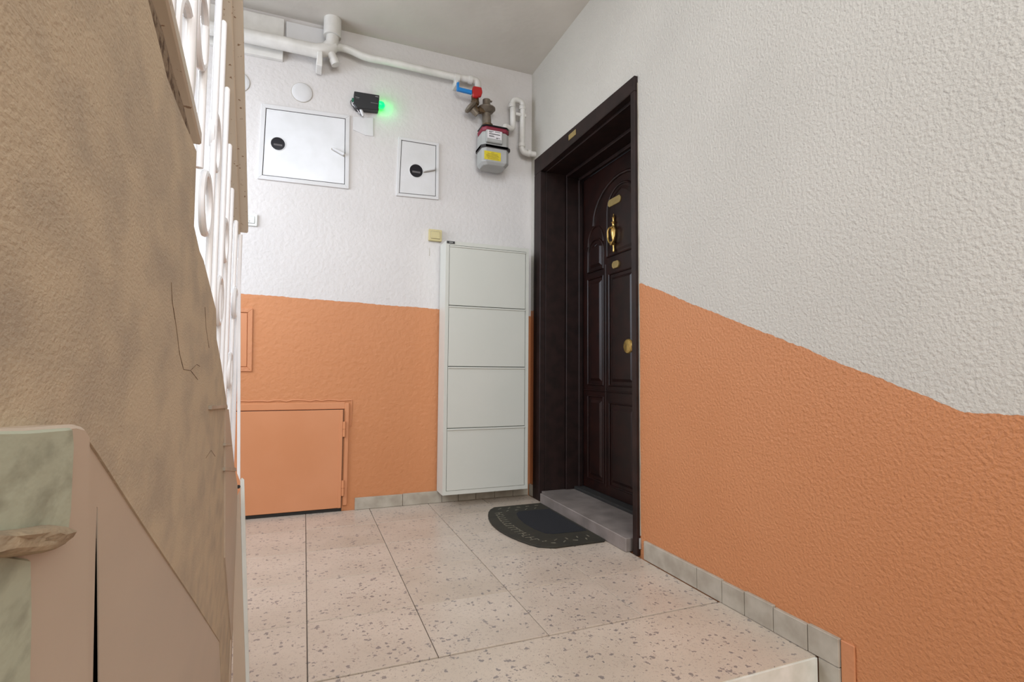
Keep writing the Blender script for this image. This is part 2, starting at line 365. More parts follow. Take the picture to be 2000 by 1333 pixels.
# jamb lining: outer and inner rebate
B('jamb', (0.02, -0.180, 0.0), (0.155, -0.155, 2.03), m_frame, door, bevel=0.002)
B('jamb', (0.158, -0.192, 0.0), (0.33, -0.155, 2.03), m_frame, door, bevel=0.003)
B('jamb', (0.02, -1.155, 0.0), (0.33, -1.140, 2.03), m_frame, door)
B('jamb', (0.02, -1.118, 2.015), (0.155, -0.180, 2.04), m_frame, door, bevel=0.002)
B('jamb', (0.158, -1.118, 2.000), (0.33, -0.192, 2.04), m_frame, door, bevel=0.003)
B('door_stop', (0.235, -0.212, 0.06), (0.262, -0.192, 2.0), m_frame, door, bevel=0.004)
B('door_stop', (0.235, -1.118, 1.980), (0.262, -0.192, 2.0), m_frame, door, bevel=0.004)
B('brass_sign', (-0.021, -0.635, 2.055), (-0.018, -0.555, 2.085), m_brassplate, door, bevel=0.0008)
# chipped pale plaster edge along the near post
bm = bmesh.new(); zs_ = [0.085+0.06*i for i in range(34)]
hull8(bm, [(0.0, -1.1725, z) for z in (zs_[0], zs_[-1])]+[(0.0, -1.1745-random.uniform(0, 0.004), z) for z in zs_[::-1]], (-0.003, 0, 0))
finish(bm, 'plaster_edge', m_skirt, door)
B('corner_clip', (-0.008, -1.178, 0.03), (0.0, -1.1725, 0.075), m_grey, door, bevel=0.001)
# threshold
B('threshold', (-0.036, -1.116, 0.0), (0.212, -0.232, 0.06), m_marble, door, bevel=0.003)
B('threshold', (0.0, -0.232, 0.0), (0.212, -0.180, 0.058), m_marble, door)
B('sill_bar', (0.212, -1.116, 0.0), (0.30, -0.192, 0.075), m_dark, door, bevel=0.003)
# leaf
X = 0.27
leaf = B('door_leaf', (X, -1.112, 0.078), (X+0.05, -0.205, 1.985), m_door, door, bevel=0.002)
def mould(pts, r=0.008, closed=True, name='moulding'):
    bm = bmesh.new(); P = [Vector((X-0.001, y, z)) for y, z in pts]
    if closed: P = P+[P[0], P[1]]
    tube(bm, P, r, 8, caps=not closed); return finish(bm, name, m_door, leaf, smooth=True)
def panel(pts, ins=0.02, proud=0.008):
    """raised field inside a moulding"""
    cy = sum(p[0] for p in pts)/len(pts); cz = sum(p[1] for p in pts)/len(pts)
    def sh(k):
        out = []
        for y, z in pts:
            dy, dz = y-cy, z-cz; out.append((cy+math.copysign(max(abs(dy)-k, 0), dy), cz+math.copysign(max(abs(dz)-k, 0), dz)))
        return out
    a, b = sh(ins), sh(ins+0.018)
    bm = bmesh.new(); A = [bm.verts.new((X+0.001, y, z)) for y, z in a]; Bv = [bm.verts.new((X-proud, y, z)) for y, z in b]
    n = len(A)
    for i in range(n): bm.faces.new((A[i], A[(i+1) % n], Bv[(i+1) % n], Bv[i]))
    bm.faces.new(Bv); bm.faces.new(A[::-1]); return finish(bm, 'raised_panel', m_door, leaf)
def arch(y0, y1, z0, zs, h, k=14):
    c = (y0+y1)/2; a = (y1-y0)/2
    return [(y0, z0)]+[(c-a*math.cos(math.pi*i/k), zs+h*math.sin(math.pi*i/k)) for i in range(k+1)]+[(y1, z0)]
YC = -0.635
def rect(y0, y1, z0, z1): return [(y0, z0), (y0, z1), (y1, z1), (y1, z0)]
# big arch over everything in the upper half
mould(arch(YC-0.30, YC+0.30, 1.66, 1.66, 0.225)[1:-1], 0.010, closed=False)
# side arched panels
for s in (-1, 1):
    y0, y1 = sorted((YC+s*0.19, YC+s*0.365))
    p = arch(y0, y1, 1.385, 1.50, 0.075); mould(p, 0.007); panel(p)
    p2 = arch(min(y0, y1)-0.0, max(y0, y1)+0.0, 1.385, 1.545, 0.11); mould(p2[1:-1], 0.006, closed=False)
    p = rect(y0, y1, 0.70, 1.34); mould(p, 0.007); panel(p)
    p = rect(y0, y1, 0.14, 0.63); mould(p, 0.007); panel(p)
p = arch(YC-0.145, YC+0.145, 1.44, 1.70, 0.13); mould(p, 0.007); panel(p, 0.012, 0.004)
p = rect(YC-0.125, YC+0.125, 0.70, 1.335); mould(p, 0.007); panel(p)
p = rect(YC-0.125, YC+0.125, 0.14, 0.60); mould(p, 0.007); panel(p)
for s in (-1, 1):
    mould([(YC+s*0.165, 0.12), (YC+s*0.165, 1.40)], 0.005, closed=False)
mould([(YC-0.42, 0.665), (YC+0.42, 0.665)], 0.005, closed=False)
# brass furniture (positions from the photograph, on the leaf)
def hexplate(c, w_, h_, name, m, t=0.004):
    y, z = c; k = h_*0.3
    q = [(X-0.010, y-w_/2+k, z-h_/2), (X-0.010, y+w_/2-k, z-h_/2), (X-0.010, y+w_/2, z-h_/2+k), (X-0.010, y+w_/2, z+h_/2-k),
         (X-0.010, y+w_/2-k, z+h_/2), (X-0.010, y-w_/2+k, z+h_/2), (X-0.010, y-w_/2, z+h_/2-k), (X-0.010, y-w_/2, z-h_/2+k)]
    return PR(name, q, (t+0.008, 0, 0), m, leaf, bevel=0.0008)
hexplate((-0.572, 1.745), 0.13, 0.042, 'name_plate', m_brassplate)
hexplate((-0.582, 1.38), 0.068, 0.040, 'peephole_plate', m_brassplate)
kc = Vector((X-0.012, -0.572, 1.555))
kn = LA('door_knocker', kc+Vector((0, 0, -0.105)), (0, 0, 1), [(0, .003), (.004, .007), (.03, .006), (.045, .008), (.05, .014), (.055, .007), (.075, .010), (.10, .016), (.125, .018), (.14, .013), (.15, .008), (.165, .010), (.172, .016), (.176, .007), (.195, .007), (.20, .010), (.205, .005), (.22, .003)], m_brass, leaf, 16)
bm = bmesh.new()
ringp = [(0.0, 0.035), (0.02, 0.04), (0.036, 0.02), (0.035, -0.02), (0.022, -0.045), (0.0, -0.055)]
for s in (-1, 1):
    tube(bm, fillet([kc+Vector((-0.016, s*y, z)) for y, z in ringp], 0.02), 0.006, 8)
tube(bm, [kc+Vector((-0.02, 0, -0.055)), kc+Vector((0.0, 0, -0.055))], 0.011, 12)
kr = finish(bm, 'knocker_ring', m_brass, leaf, smooth=True)
LA('door_knob', (X+0.004, -0.703, 0.915), (-1, 0, 0), [(0, .034), (.006, .040), (.012, .041), (.018, .036), (.021, .026), (.019, .016), (.026, .012), (.028, .001)], m_brass, leaf, 24)

# ------------------------------------------------------------------ door mat
def shape_mat(off):
    """half-round: straight edge along the threshold"""
    xr = -0.040-off*0.35; y0, y1 = -0.252-off, -0.968+off
    pts = []
    yc = (y0+y1)/2; hy = (y0-y1)/2
    base = [(xr, y0), (-0.30+off*0.5, y0+0.004)]
    for k in range(0, 13):
        t = -1+2*k/12
        pts.append((-0.365-0.085*(1-t*t)+off*0.95, yc-hy*0.93*t if abs(t) < 1 else yc-hy*0.90*t))
    return [(xr, y0)]+[(-0.33+off*0.8, y0)]+pts+[(-0.30+off*0.8, y1)]+[(xr-0.01, y1), (xr, y1+0.012)]
mt = thing('door_mat', (-0.22, -0.62, 0.0), 'dark olive half-round rubber doormat with black pile centre in front of the door', 'doormat')
PR('mat_border', [(x, y, 0.001) for x, y in shape_mat(0)], (0, 0, 0.009), m_mat, mt, bevel=0.002)
inner = [(-0.055, -0.395), (-0.235, -0.385), (-0.262, -0.42), (-0.283, -0.50), (-0.292, -0.60), (-0.285, -0.70), (-0.262, -0.785), (-0.235, -0.805), (-0.055, -0.815)]
PR('mat_pile', [(x, y, 0.0085) for x, y in inner], (0, 0, 0.0035), m_matin, mt, bevel=0.001)
# worn, illegible raised lettering along the curve and small motifs on both ends
def strokes(name, items, m, parent):
    for (x, y, a, l, w_) in items:
        bm = bmesh.new()
        d = Vector((math.cos(a), math.sin(a), 0))*l/2; s = Vector((-math.sin(a), math.cos(a), 0))*w_/2; c = Vector((x, y, 0.0098))
        hull8(bm, [c-d-s, c+d-s, c+d+s, c-d+s], (0, 0, 0.0012)); finish(bm, name, m, parent)
its = []
for k in range(15):
    t = k/14; y = -0.375-0.47*t; x = -0.348-0.028*math.sin(math.pi*t)
    its += [(x, y, R(random.choice((0, 8, -8))), 0.042, 0.005), (x+random.choice((-.018, 0, .018)), y-0.012, R(90), 0.018, 0.005)]
strokes('mat_lettering', its, m_matink, mt)
its = []
for k in range(9):
    x = -0.09-0.028*k; its += [(x, -0.30-0.05*(k % 2), R(random.uniform(0, 180)), 0.022, 0.006), (x, -0.885-0.035*(k % 2), R(random.uniform(0, 180)), 0.022, 0.006)]
strokes('mat_motif', its, m_matink, mt)

# ------------------------------------------------------------------ shoe cabinet
cb = thing('shoe_cabinet', (-0.33, -0.08, 0.0), 'tall slim off-white metal shoe cabinet with four tip-out fronts beside the door', 'cabinet')
x0, x1, yf, z0, z1 = -0.603, -0.080, -0.150, 0.073, 1.530
bm = bmesh.new()
for a, b in (((x0, yf, z0), (x0+0.020, -0.016, z1)), ((x1-0.020, yf, z0), (x1, -0.016, z1)), ((x0+.02, yf, z1-0.022), (x1-.02, -0.016, z1)),
             ((x0+.02, yf, z0), (x1-.02, -0.016, z0+0.022)), ((x0+.02, -0.024, z0+.022), (x1-.02, -0.016, z1-.022))): abox(bm, a, b)
finish(bm, 'body', m_cab, cb)
zb, zt2 = z0+0.022, z1-0.022; h = (zt2-zb)/4
for k in range(4):
    a = zb+h*k+0.0012; b = zb+h*(k+1)-0.0012
    f = B('drawer_front', (x0+0.0225, yf+0.001, a), (x1-0.0225, yf+0.016, b-0.010), m_cab, cb, bevel=0.0015)
    # folded lip along the top edge, leaning outward
    PR('pull_lip', [(x0+0.0225, yf+0.016, b-0.013), (x0+0.0225, yf-0.004, b-0.011), (x0+0.0225, yf-0.004, b-0.002), (x0+0.0225, yf+0.016, b)], (x1-x0-0.045, 0, 0), m_cab, f, bevel=0.001)
    B('shadow_gap', (x0+0.021, yf+0.020, a-0.002), (x1-0.021, yf+0.022, b+0.002), m_dark, f)
lp = B('maker_plate', (x0+0.004, yf-0.0035, z1-0.016), (x0+0.052, yf, z1-0.002), m_black, cb, bevel=0.0006)
B('plate_print', (x0+0.018, yf-0.0042, z1-0.011), (x0+0.040, yf-0.0035, z1-0.007), m_grey, lp)

# ------------------------------------------------------------------ hatches and boxes on the back wall
def quadframe(name, q, wdt, m, parent, proud=0.010):
    """frame from four outer corners q (TL, TR, BR, BL) as (x,z)"""
    c = (sum(p[0] for p in q)/4, sum(p[1] for p in q)/4)
    i = [(x+math.copysign(wdt, c[0]-x), z+math.copysign(wdt, c[1]-z)) for x, z in q]
    bm = bmesh.new()
    for k in range(4):
        j = (k+1) % 4
        hull8(bm, [(q[k][0], 0.0, q[k][1]), (q[j][0], 0.0, q[j][1]), (i[j][0], 0.0, i[j][1]), (i[k][0], 0.0, i[k][1])], (0, -proud, 0))
    finish(bm, name, m, parent, bevel=0.0012); return i
def xz(u, v, y=0): p = bw(u, v, y); return (p.x, p.z)
def hatch(label, corners, wdt, hole, latch, angle, mm, dm, nm='meter_hatch'):
    q = [xz(*c) for c in corners]
    cx_, cz_ = sum(p[0] for p in q)/4, sum(p[1] for p in q)/4
    t = thing(nm, (cx_, 0, cz_), label, 'hatch')
    i = quadframe('frame', q, wdt, mm, t)
    g = 0.0035
    # hatch door slightly inset behind a dark gap
    PR('gap', [(x, -0.0005, z) for x, z in i], (0, -0.002, 0), m_dark, t)
    c = (cx_, cz_)
    dq = [(x+math.copysign(g, c[0]-x), z+math.copysign(g, c[1]-z)) for x, z in i]
    dr = PR('hatch_door', [(x, -0.002, z) for x, z in dq], (0, -0.006, 0), dm, t, bevel=0.001)
    if hole:
        hx, hz = xz(*hole[:2], -0.008); r = hole[2]
        LA('sight_glass', (hx, -0.0078, hz), (0, -1, 0), [(0, r), (0.0015, r)], m_glassdark, dr, 28)
        bm = bmesh.new(); torus(bm, (hx, -0.0085, hz), (1, 0, 0), (0, 0, 1), r+0.001, 0.002); finish(bm, 'glass_rim', dm, dr, smooth=True)
        B('counter_window', (hx-r*0.6, -0.0100, hz-r*0.32), (hx+r*0.6, -0.0092, hz-r*0.05), m_ink, dr)
    if latch:
        lx, lz = xz(*latch, -0.012); d = Vector((math.cos(angle), 0, math.sin(angle)))*0.034; s = Vector((-math.sin(angle), 0, math.cos(angle)))*0.007
        cc = Vector((lx, -0.008, lz))
        PR('latch', [cc-d-s*.7, cc+d-s, cc+d*1.05, cc+d+s, cc-d+s*.7, cc-d*1.1], (0, -0.020, 0), dm, dr, bevel=0.003)
        d *= 1.12; s *= 1.35; PR('latch_shadow', [cc-d-s*.7, cc+d-s, cc+d*1.05, cc+d+s, cc-d+s*.7, cc-d*1.1], (0, -0.0012, 0), m_skirt, dr)  # darker outline under the latch paints its shadow on the hatch
    return t
hatch('large white square meter hatch on the back wall with a round sight glass at left', [(511, 203), (683, 227), (681, 370), (503, 350)], 0.022, (543, 281, 0.036), (661, 297), R(-22), m_whitewall, m_white)
hatch('small white upright meter hatch left of the gas meter with dark round glass', [(778, 268), (857, 281), (856, 391), (773, 383)], 0.017, (813, 334, 0.040), (838, 333), R(20), m_whitewall, m_whitewall)
# tiny chipped mark on the large hatch
# round blanking plates
for (u, v), lb in (((466, 160), 'round white cover plate on the back wall half hidden behind the railing'), ((590, 181), 'round white cover plate on the wall above the large meter hatch')):
    x, z = xz(u, v); t = thing('cover_plate', (x, 0, z), lb, 'cover plate')
    LA('rim_gap', (x, 0, z), (0, -1, 0), [(0, .0565), (.0012, .0565)], m_skirt, t, 36)
    LA('disc', (x, 0, z), (0, -1, 0), [(0, .054), (.004, .054), (.0065, .050), (.008, .03), (.0085, .0005)], m_white if u < 500 else m_whitewall, t, 36)
# square patch of plaster under the lamp
q = [xz(690, 228), xz(729, 231), xz(729, 267), xz(714, 265), xz(690, 254)]
o = PR('plaster_patch', [(x, 0, z) for x, z in q], (0, -0.006, 0), m_whitewall, None, bevel=0.0015); o['label'] = 'small square painted-over cover under the black lamp box'; o['category'] = 'cover'

# duct boards behind the big pipe
t = thing('duct_cover', (-1.62, 0, 2.58), 'white boxed cover board behind the thick pipe at top left', 'cover board')
q = [xz(461, 22), xz(556, 43), xz(553, 122), xz(455, 103)]
PR('board', [(x, 0, z) for x, z in q], (0, -0.028, 0), m_pipe, t, bevel=0.002)
q = [xz(380, 5), xz(458, 22), xz(453, 100), xz(380, 82)]
PR('board', [(x, 0, z) for x, z in q], (0, -0.024, 0), m_pipe, t, bevel=0.002)
q = [xz(559, 45), xz(636, 62), xz(636, 95), xz(559, 80)]
PR('board', [(x, 0, z) for x, z in q], (0, -0.020, 0), m_whitewall, t, bevel=0.002)

# ------------------------------------------------------------------ gas pipe along the top
YP = -0.075
gp = thing('gas_pipe', (-1.25, YP, 2.6), 'white painted gas pipe running along the top of the back wall to the valve', 'pipe')
P1 = bw(300, 38, YP); P2 = bw(612, 98, YP); z_ = P2.z
TU('pipe', [Vector((XL+0.01, YP, P2.z)), P2], 0.036, m_pipe, gp, 22)
c0 = bw(640, 97, YP)
jn = TU('junction', [P2+Vector((-0.004, 0, 0)), P2+Vector((0.02, 0, 0)), c0+Vector((0.01, 0, 0.005)), c0+Vector((0.04, 0, 0.03))], [0.037, 0.038, 0.036, 0.026], m_pipe, gp, 20)
TU('riser_pipe', fillet([c0+Vector((-0.02, 0, -0.01)), c0+Vector((0.02, 0, 0.03)), bw(650, 72, YP), Vector((bw(650, 40, YP).x, YP, HC-0.002))], 0.03), 0.034, m_pipe, gp, 20)
xr = bw(650, 40, YP).x
LA('sleeve', (xr, YP, HC), (0, 0, -1), [(0, .047), (bw(650, 40, YP).z*0+0.10, .047), (0.10, .036)], m_pipe, gp, 24)
TU('drain_stub', [c0+Vector((0, 0, 0.01)), bw(652, 116, YP), bw(655, 125, YP)], [0.027, 0.022, 0.022], m_pipe, gp, 16)
TU('drain_cap', [bw(652, 117, YP-0.001), bw(656, 127, YP-0.001)], [0.026, 0.025], m_pipe, gp, 12)
a = bw(625, 100, -0.11); b = bw(624, 128, -0.11)
PR('bracket', [(a.x-0.012, -0.11, a.z), (a.x+0.014, -0.11, a.z+0.006), (b.x+0.016, -0.11, b.z), (b.x-0.018, -0.11, b.z+0.004)], (0, 0.10, 0), m_pipe, gp, bevel=0.004)
YS = -0.055
pts = [c0+Vector((0.02, 0, 0.01)), bw(664, 92, YS), bw(682, 97, YS), bw(712, 112, YS), bw(760, 121, YS), bw(880, 149, YS), bw(934, 158, YS), bw(933, 178, YS)]
TU('branch_pipe', fillet(pts, 0.05), 0.0205, m_pipe, gp, 16)
a = bw(893, 152, YS); LA('coupling', a+Vector((-0.018, 0, 0)), (1, 0, 0), [(0, .026), (.03, .026)], m_pipe, gp, 16)
B('clamp', (a.x-0.016, YS-0.012, a.z-0.055), (a.x+0.006, -0.001, a.z-0.015), m_pipe, gp, bevel=0.003)
a = bw(924, 157, YS); LA('coupling', a+Vector((-0.03, 0, 0)), (1, 0, 0), [(0, .025), (.022, .026)], m_pipe, gp, 16)

# valve with blue lever and red cap, regulator
YV = -0.06
gv = thing('gas_valve', (-0.38, YV, 2.5), 'bronze gas valve with blue lever and red cap above the meter', 'valve')
a = bw(932, 180, YV)
bl = bmesh.new()
A = bw(893, 160, -0.10); Bq = bw(897, 160, -0.10); C_ = bw(897, 170, -0.10); D_ = bw(922, 176, -0.10); E_ = bw(922, 183, -0.10); F_ = bw(893, 176, -0.10)
hull8(bl, [A, Bq, C_, D_, E_, F_], (0, 0.018, 0)); finish(bl, 'lever', m_blue, gv, bevel=0.0015)
q = [bw(925, 167, -0.10), bw(941, 170, -0.10), bw(943, 180, -0.10), bw(940, 189, -0.10), bw(935, 188, -0.10), bw(934, 191, -0.10), bw(924, 188, -0.10), bw(923, 175, -0.10)]
PR('red_cap', q, (0, 0.022, 0), m_red, gv, bevel=0.005, smooth=True)
p0 = bw(928, 186, YV); p1 = bw(928, 206, YV)
LA('valve_body', p0, (p1-p0).normalized(), [(0, .018), (.01, .024), (.03, .024), (.032, .021), (.045, .027), (.06, .024), (.065, .017), (.08, .017)], m_oldbrass, gv, 8)
cfl = bw(926, 214, YV-0.02)
LA('union', cfl+Vector((-0.035, 0, 0.02)), Vector((0.75, 0, -0.66)).normalized(), [(0, .02), (.006, .040), (.016, .044), (.026, .038), (.032, .020), (.075, .018)], m_alu, gv, 20)
TU('elbow', fillet([bw(928, 203, YV), bw(927, 216, YV), bw(939, 217, YV)], 0.02), 0.018, m_oldbrass, gv, 12)
rg = thing('gas_regulator', (-0.33, YV, 2.42), 'cast metal disc-shaped gas regulator on top of the grey meter', 'regulator')
cr = bw(950, 213, YV)
LA('diaphragm_housing', cr+Vector((0, 0, -0.035)), (0, 0, 1), [(0, .022), (.012, .040), (.024, .050), (.030, .056), (.038, .056), (.046, .044), (.052, .026), (.056, .024), (.092, .024), (.094, .018)], m_alu, rg, 28)
b = bw(951, 242, YV)
LA('neck', cr+Vector((0, 0, -0.02)), ((b-cr).normalized()), [(0, .026), (.05, .028), (.083, .028)], m_alu, rg, 20)
LA('inlet_nut', cr+Vector((-0.055, -0.012, -0.02)), (1, 0, 0), [(0, .012), (.006, .019), (.03, .019), (.05, .016)], m_oldbrass, rg, 6)
B('vent_tab', (cr.x+0.018, YV-0.006, cr.z+0.050), (cr.x+0.036, YV+0.006, cr.z+0.058), m_alu, rg, bevel=0.001)

# gas meter
gm = thing('gas_meter', (-0.27, -0.1, 2.2), 'grey gas meter with crimson top and yellow sticker beside the room corner', 'gas meter')
YF, YB = -0.165, -0.03
pTL, pTR = bw(943, 284, YF), bw(996, 293, YF); xl, xr2 = pTL.x, pTR.x
zm = (pTL.z+pTR.z)/2; zlow = bw(968, 318, YF).z; ztop = bw(965, 256, YF).z
def cprism(name, z0_, z1_, i0, i1, m, parent, xa=xl, xb=xr2, ya_=YB, yb_=YF, ch=0.022):
    """octagonal-plan box, bottom inset i0 and top inset i1"""
    bm = bmesh.new()
    def ring(z, i):
        a, b, c, d = xa+i, xb-i, ya_-i*0.3, yb_+i
        return [bm.verts.new(p) for p in ((a+ch, d, z), (b-ch, d, z), (b, d+ch, z), (b, c-ch, z), (b-ch, c, z), (a+ch, c, z), (a, c-ch, z), (a, d+ch, z))]
    zs = [(z0_, i0), (z0_+0.018, 0 if i0 else 0), (z1_-0.012, 0), (z1_, i1)]
    rs = [ring(z, i) for z, i in zs]
    for r0_, r1_ in zip(rs, rs[1:]):
        for k in range(8): bm.faces.new((r0_[k], r0_[(k+1) % 8], r1_[(k+1) % 8], r1_[k]))
    bm.faces.new(rs[0][::-1]); bm.faces.new(rs[-1]); return finish(bm, name, m, parent, bevel=0.003)
cprism('lower_case', zlow-0.012, zm-0.004, 0.014, 0.0, m_grey, gm)
cprism('seam_flange', zm-0.006, zm+0.004, 0, 0, m_oldbrass if False else m_ink, gm, xl-0.008, xr2+0.008, YB+0.004, YF-0.008)
cprism('upper_case', zm+0.004, ztop, 0.0, 0.006, m_grey, gm)
cprism('crimson_top', ztop, ztop+0.035, 0.004, 0.020, m_crimson, gm)
cprism('black_cover', ztop+0.018, ztop+0.046, 0.018, 0.030, m_black, gm)
ix = b.x
LA('inlet_collar', (ix, YV-0.02, ztop+0.035), (0, 0, 1), [(0, .034), (.02, .034), (.022, .030), (.04, .030)], m_oldbrass, gm, 20)
ox = bw(985, 246, -0.08).x
LA('outlet_collar', (ox, -0.08, ztop+0.030), (0, 0, 1), [(0, .030), (.028, .030)], m_oldbrass, gm, 20)
# index box with printed plate
ia, ib = bw(951, 257, YF-0.012), bw(980, 284, YF-0.012)
zi0 = ib.z+0.006; zi1 = ztop-0.004
bx = B('index_box', (ia.x-0.004, YF-0.018, zi0), (ib.x+0.004, YF+0.005, zi1), m_grey, gm, bevel=0.004)
lb = B('index_plate', (ia.x+0.002, YF-0.0195, zi0+0.022), (ib.x-0.004, YF-0.0175, zi1-0.004), m_paper, bx)
bm = bmesh.new(); w2 = ib.x-ia.x-0.006; xx = ia.x+0.002; hz = zi1-zi0-0.026; zz = zi0+0.022
abox(bm, (xx+w2*.1, YF-0.0205, zz+hz*.50), (xx+w2*.88, YF-0.0195, zz+hz*.60))
for k, (f0, f1, zf) in enumerate(((.1, .42, .86), (.52, .9, .86), (.1, .3, .74), (.1, .45, .33), (.1, .5, .22), (.6, .88, .14), (.62, .72, .08))):
    abox(bm, (xx+w2*f0, YF-0.0205, zz+hz*zf-0.0015), (xx+w2*f1, YF-0.0195, zz+hz*zf+0.0015))
o = finish(bm, 'printed_lines', m_ink, bx)
ya2, yb2 = bw(946, 294, YF), bw(978, 317, YF)
st = B('sticker', (ya2.x, YF-0.0012, bw(962, 313, YF).z), (yb2.x, YF+0.001, bw(962, 296.5, YF).z), m_yellow, gm)
bm = bmesh.new(); w2 = yb2.x-ya2.x; zb_ = bw(962, 313, YF).z; hz = bw(962, 296.5, YF).z-zb_
for f0, f1, zf in ((.4, .6, .86), (.2, .8, .70), (.12, .85, .55), (.12, .9, .41), (.15, .82, .28), (.2, .9, .14)):
    abox(bm, (ya2.x+w2*f0, YF-0.002, zb_+hz*zf-0.0012), (ya2.x+w2*f1, YF-0.0012, zb_+hz*zf+0.0012))
finish(bm, 'printed_lines', m_ink2, st)

# outlet pipe
YO = -0.06
op = thing('outlet_pipe', (-0.1, YO, 2.35), 'white bent gas pipe from the meter looping down into the corner', 'pipe')
pts = [Vector((ox, -0.08, ztop+0.052)), bw(985, 236, -0.08), bw(996, 238, YO), bw(1001, 236, YO), bw(999, 193, YO), bw(1020, 197, YO), bw(1019, 296, YO-0.0), Vector((0.0, YO, bw(1040, 301, YO).z))]
pts = [Vector((ox, -0.08, ztop+0.052)), Vector((ox, -0.08, ztop+0.088)), Vector((bw(1002, 236, YO).x, YO, ztop+0.080)), bw(1001, 194, YO), bw(1021, 198, YO), bw(1019, 298, YO), Vector((-0.001, YO, bw(1040, 301, YO).z))]
TU('pipe', fillet(pts, 0.034), 0.0175, m_pipe, op, 16)
for p, ax in ((bw(1000, 207, YO), (0, 0, 1)), (bw(1020, 211, YO), (0, 0, 1)), (bw(1019, 284, YO), (0, 0, 1)), (bw(1033, 299.5, YO), (1, 0, 0))):
    LA('coupling', p-Vector(ax)*0.012, ax, [(0, .0205), (.003, .0225), (.021, .0225), (.024, .0205)], m_pipe, op, 16)
p = bw(1019, 226, YO); B('clamp', (p.x-0.045, YO-0.014, p.z-0.010), (p.x+0.028, 0, p.z+0.010), m_pipe, op, bevel=0.003)

# ------------------------------------------------------------------ black box with the green lamp
YL = -0.05
kb = thing('lamp_box', (-1.05, 0, 2.34), 'small black box with glowing green lamp on the back wall', 'lamp')
q = [bw(692, 178, YL), bw(741, 186, YL), bw(740, 215, YL), bw(697, 211, YL), bw(691, 203, YL)]
bx = PR('case', q, (0, 0.048, 0), m_black, kb, bevel=0.002)
g = bw(745, 205, -0.03)
LA('green_lens', g+Vector((-0.015, 0, 0)), (1, 0, -0.1), [(0, .020), (.012, .022), (.026, .018), (.034, .008), (.036, .001)], m_greenled, kb, 18)
for u0, v0, u1, v1 in ((694, 189, 702, 191), (695, 192, 701, 193), (733, 188, 739, 190), (724, 200, 738, 203)):
    a, b = bw(u0, v0, YL-0.001), bw(u1, v1, YL-0.001); B('printed_mark', (a.x, YL-0.0012, min(a.z, b.z)), (b.x, YL, max(a.z, b.z)), m_grey, bx)
a = bw(690, 196, -0.03)
TU('cable', fillet([a+Vector((0.01, 0, 0.005)), bw(684, 196, -0.03), bw(686, 207, -0.03), bw(697, 213, -0.03), bw(706, 226, -0.012)], 0.02), 0.0022, m_ink, kb, 8)
TU('cable', fillet([a+Vector((0.01, 0, 0)), bw(687, 203, -0.035), bw(694, 209, -0.035), bw(703, 222, -0.02)], 0.02), 0.0022, m_paper, kb, 8)
LA('cable_grommet', bw(704, 212, -0.03), Vector((0.4, 0.15, -0.9)).normalized(), [(0, .009), (.03, .009), (.042, .006)], m_whitewall, kb, 12)
LA('green_terminal', a+Vector((-0.008, 0, 0)), (1, 0, 0), [(0, .012), (.02, .012)], mat('green_terminal', (0.01, 0.16, 0.08), 0.5), kb, 8)
gl = bpy.data.lights.new('green_glow', 'POINT'); gl.energy = 0.09; gl.color = (0.0, 1.0, 0.25); gl.shadow_soft_size = 0.012
go = bpy.data.objects.new('green_glow', gl); COL.objects.link(go); go.location = g+Vector((0.040, -0.012, 0))

# ------------------------------------------------------------------ switches
def switch(label, u0, v0, u1, v1, m, d=0.011, dbl=False):
    a, b = bw(u0, v0, -d), bw(u1, v1, -d)
    t = thing('light_switch', ((a.x+b.x)/2, 0, (a.z+b.z)/2), label, 'switch')
    B('plate', (a.x, -d, b.z), (b.x, 0, a.z), m, t, bevel=0.002, seg=2)
    k = 0.013
    B('shadow_gap', (a.x+k-.001, -d-0.0003, b.z+k-.001), (b.x-k+.001, -d+0.002, a.z-k+.001), m_ink, t)
    PR('rocker', [(a.x+k, -d, b.z+k), (a.x+k, -d-0.006, b.z+k), (a.x+k, -d-0.002, a.z-k), (a.x+k, -d, a.z-k)], (b.x-a.x-2*k, 0, 0), m, t, bevel=0.001)
    return t, a, b
t, a, b = switch('white light switch on the back wall right of the railing post', 473, 416, 502, 442, m_switch)
LA('indicator', ((a.x+b.x)/2, -0.017, b.z+0.022), (0, -1, 0), [(0, .0022), (.001, .002)], m_ink, t, 8)
t, a, b = switch('yellowed ivory light switch just above the shoe cabinet', 838, 447, 863, 472, m_ivory, d=0.022)
a, b = bw(839, 484), bw(838.5, 500)
PR('pencil_mark', [(a.x-.001, 0, a.z), (a.x+.001, 0, a.z), (b.x+.002, 0, b.z), (b.x-.001, 0, b.z)], (0, -0.0006, 0), m_skirt, wall_back)
# ------------------------------------------------------------------ orange cupboard and inset frame
oc = thing('wall_cupboard', (-1.6, 0, 0.3), 'low orange painted cupboard door in the back wall left of the skirting', 'cupboard door')
xR = bw(671, 800).x; xLc = -2.18; zT = 0.563; zB = 0.014
B('frame', (xLc, -0.010, zT-0.004), (xR+0.008, 0, zT+0.034), m_orange, oc, bevel=0.003)
B('frame', (xR+0.006, -0.012, 0.03), (xR+0.030, 0, zT+0.030), m_orange, oc, bevel=0.003)
B('gap', (xLc, -0.006, 0.0), (xR+0.001, -0.0005, zT-0.003), m_dark, oc)
dr = B('cupboard_door', (xLc+0.01, -0.016, zB+0.006), (xR-0.002, -0.006, zT-0.007), m_orange, oc, bevel=0.002)
B('cover_strip', (xR-0.020, -0.019, zB+0.006), (xR-0.003, -0.016, zT-0.008), m_orange, dr, bevel=0.001)
for z in (0.452, 0.130):
    h_ = LA('hinge', (xR+0.006, -0.016, z-0.045), (0, 0, 1), [(0, .008), (.04, .0085), (.0405, .006), (.043, .006), (.0435, .0085), (.084, .008)], m_orange, oc, 12)
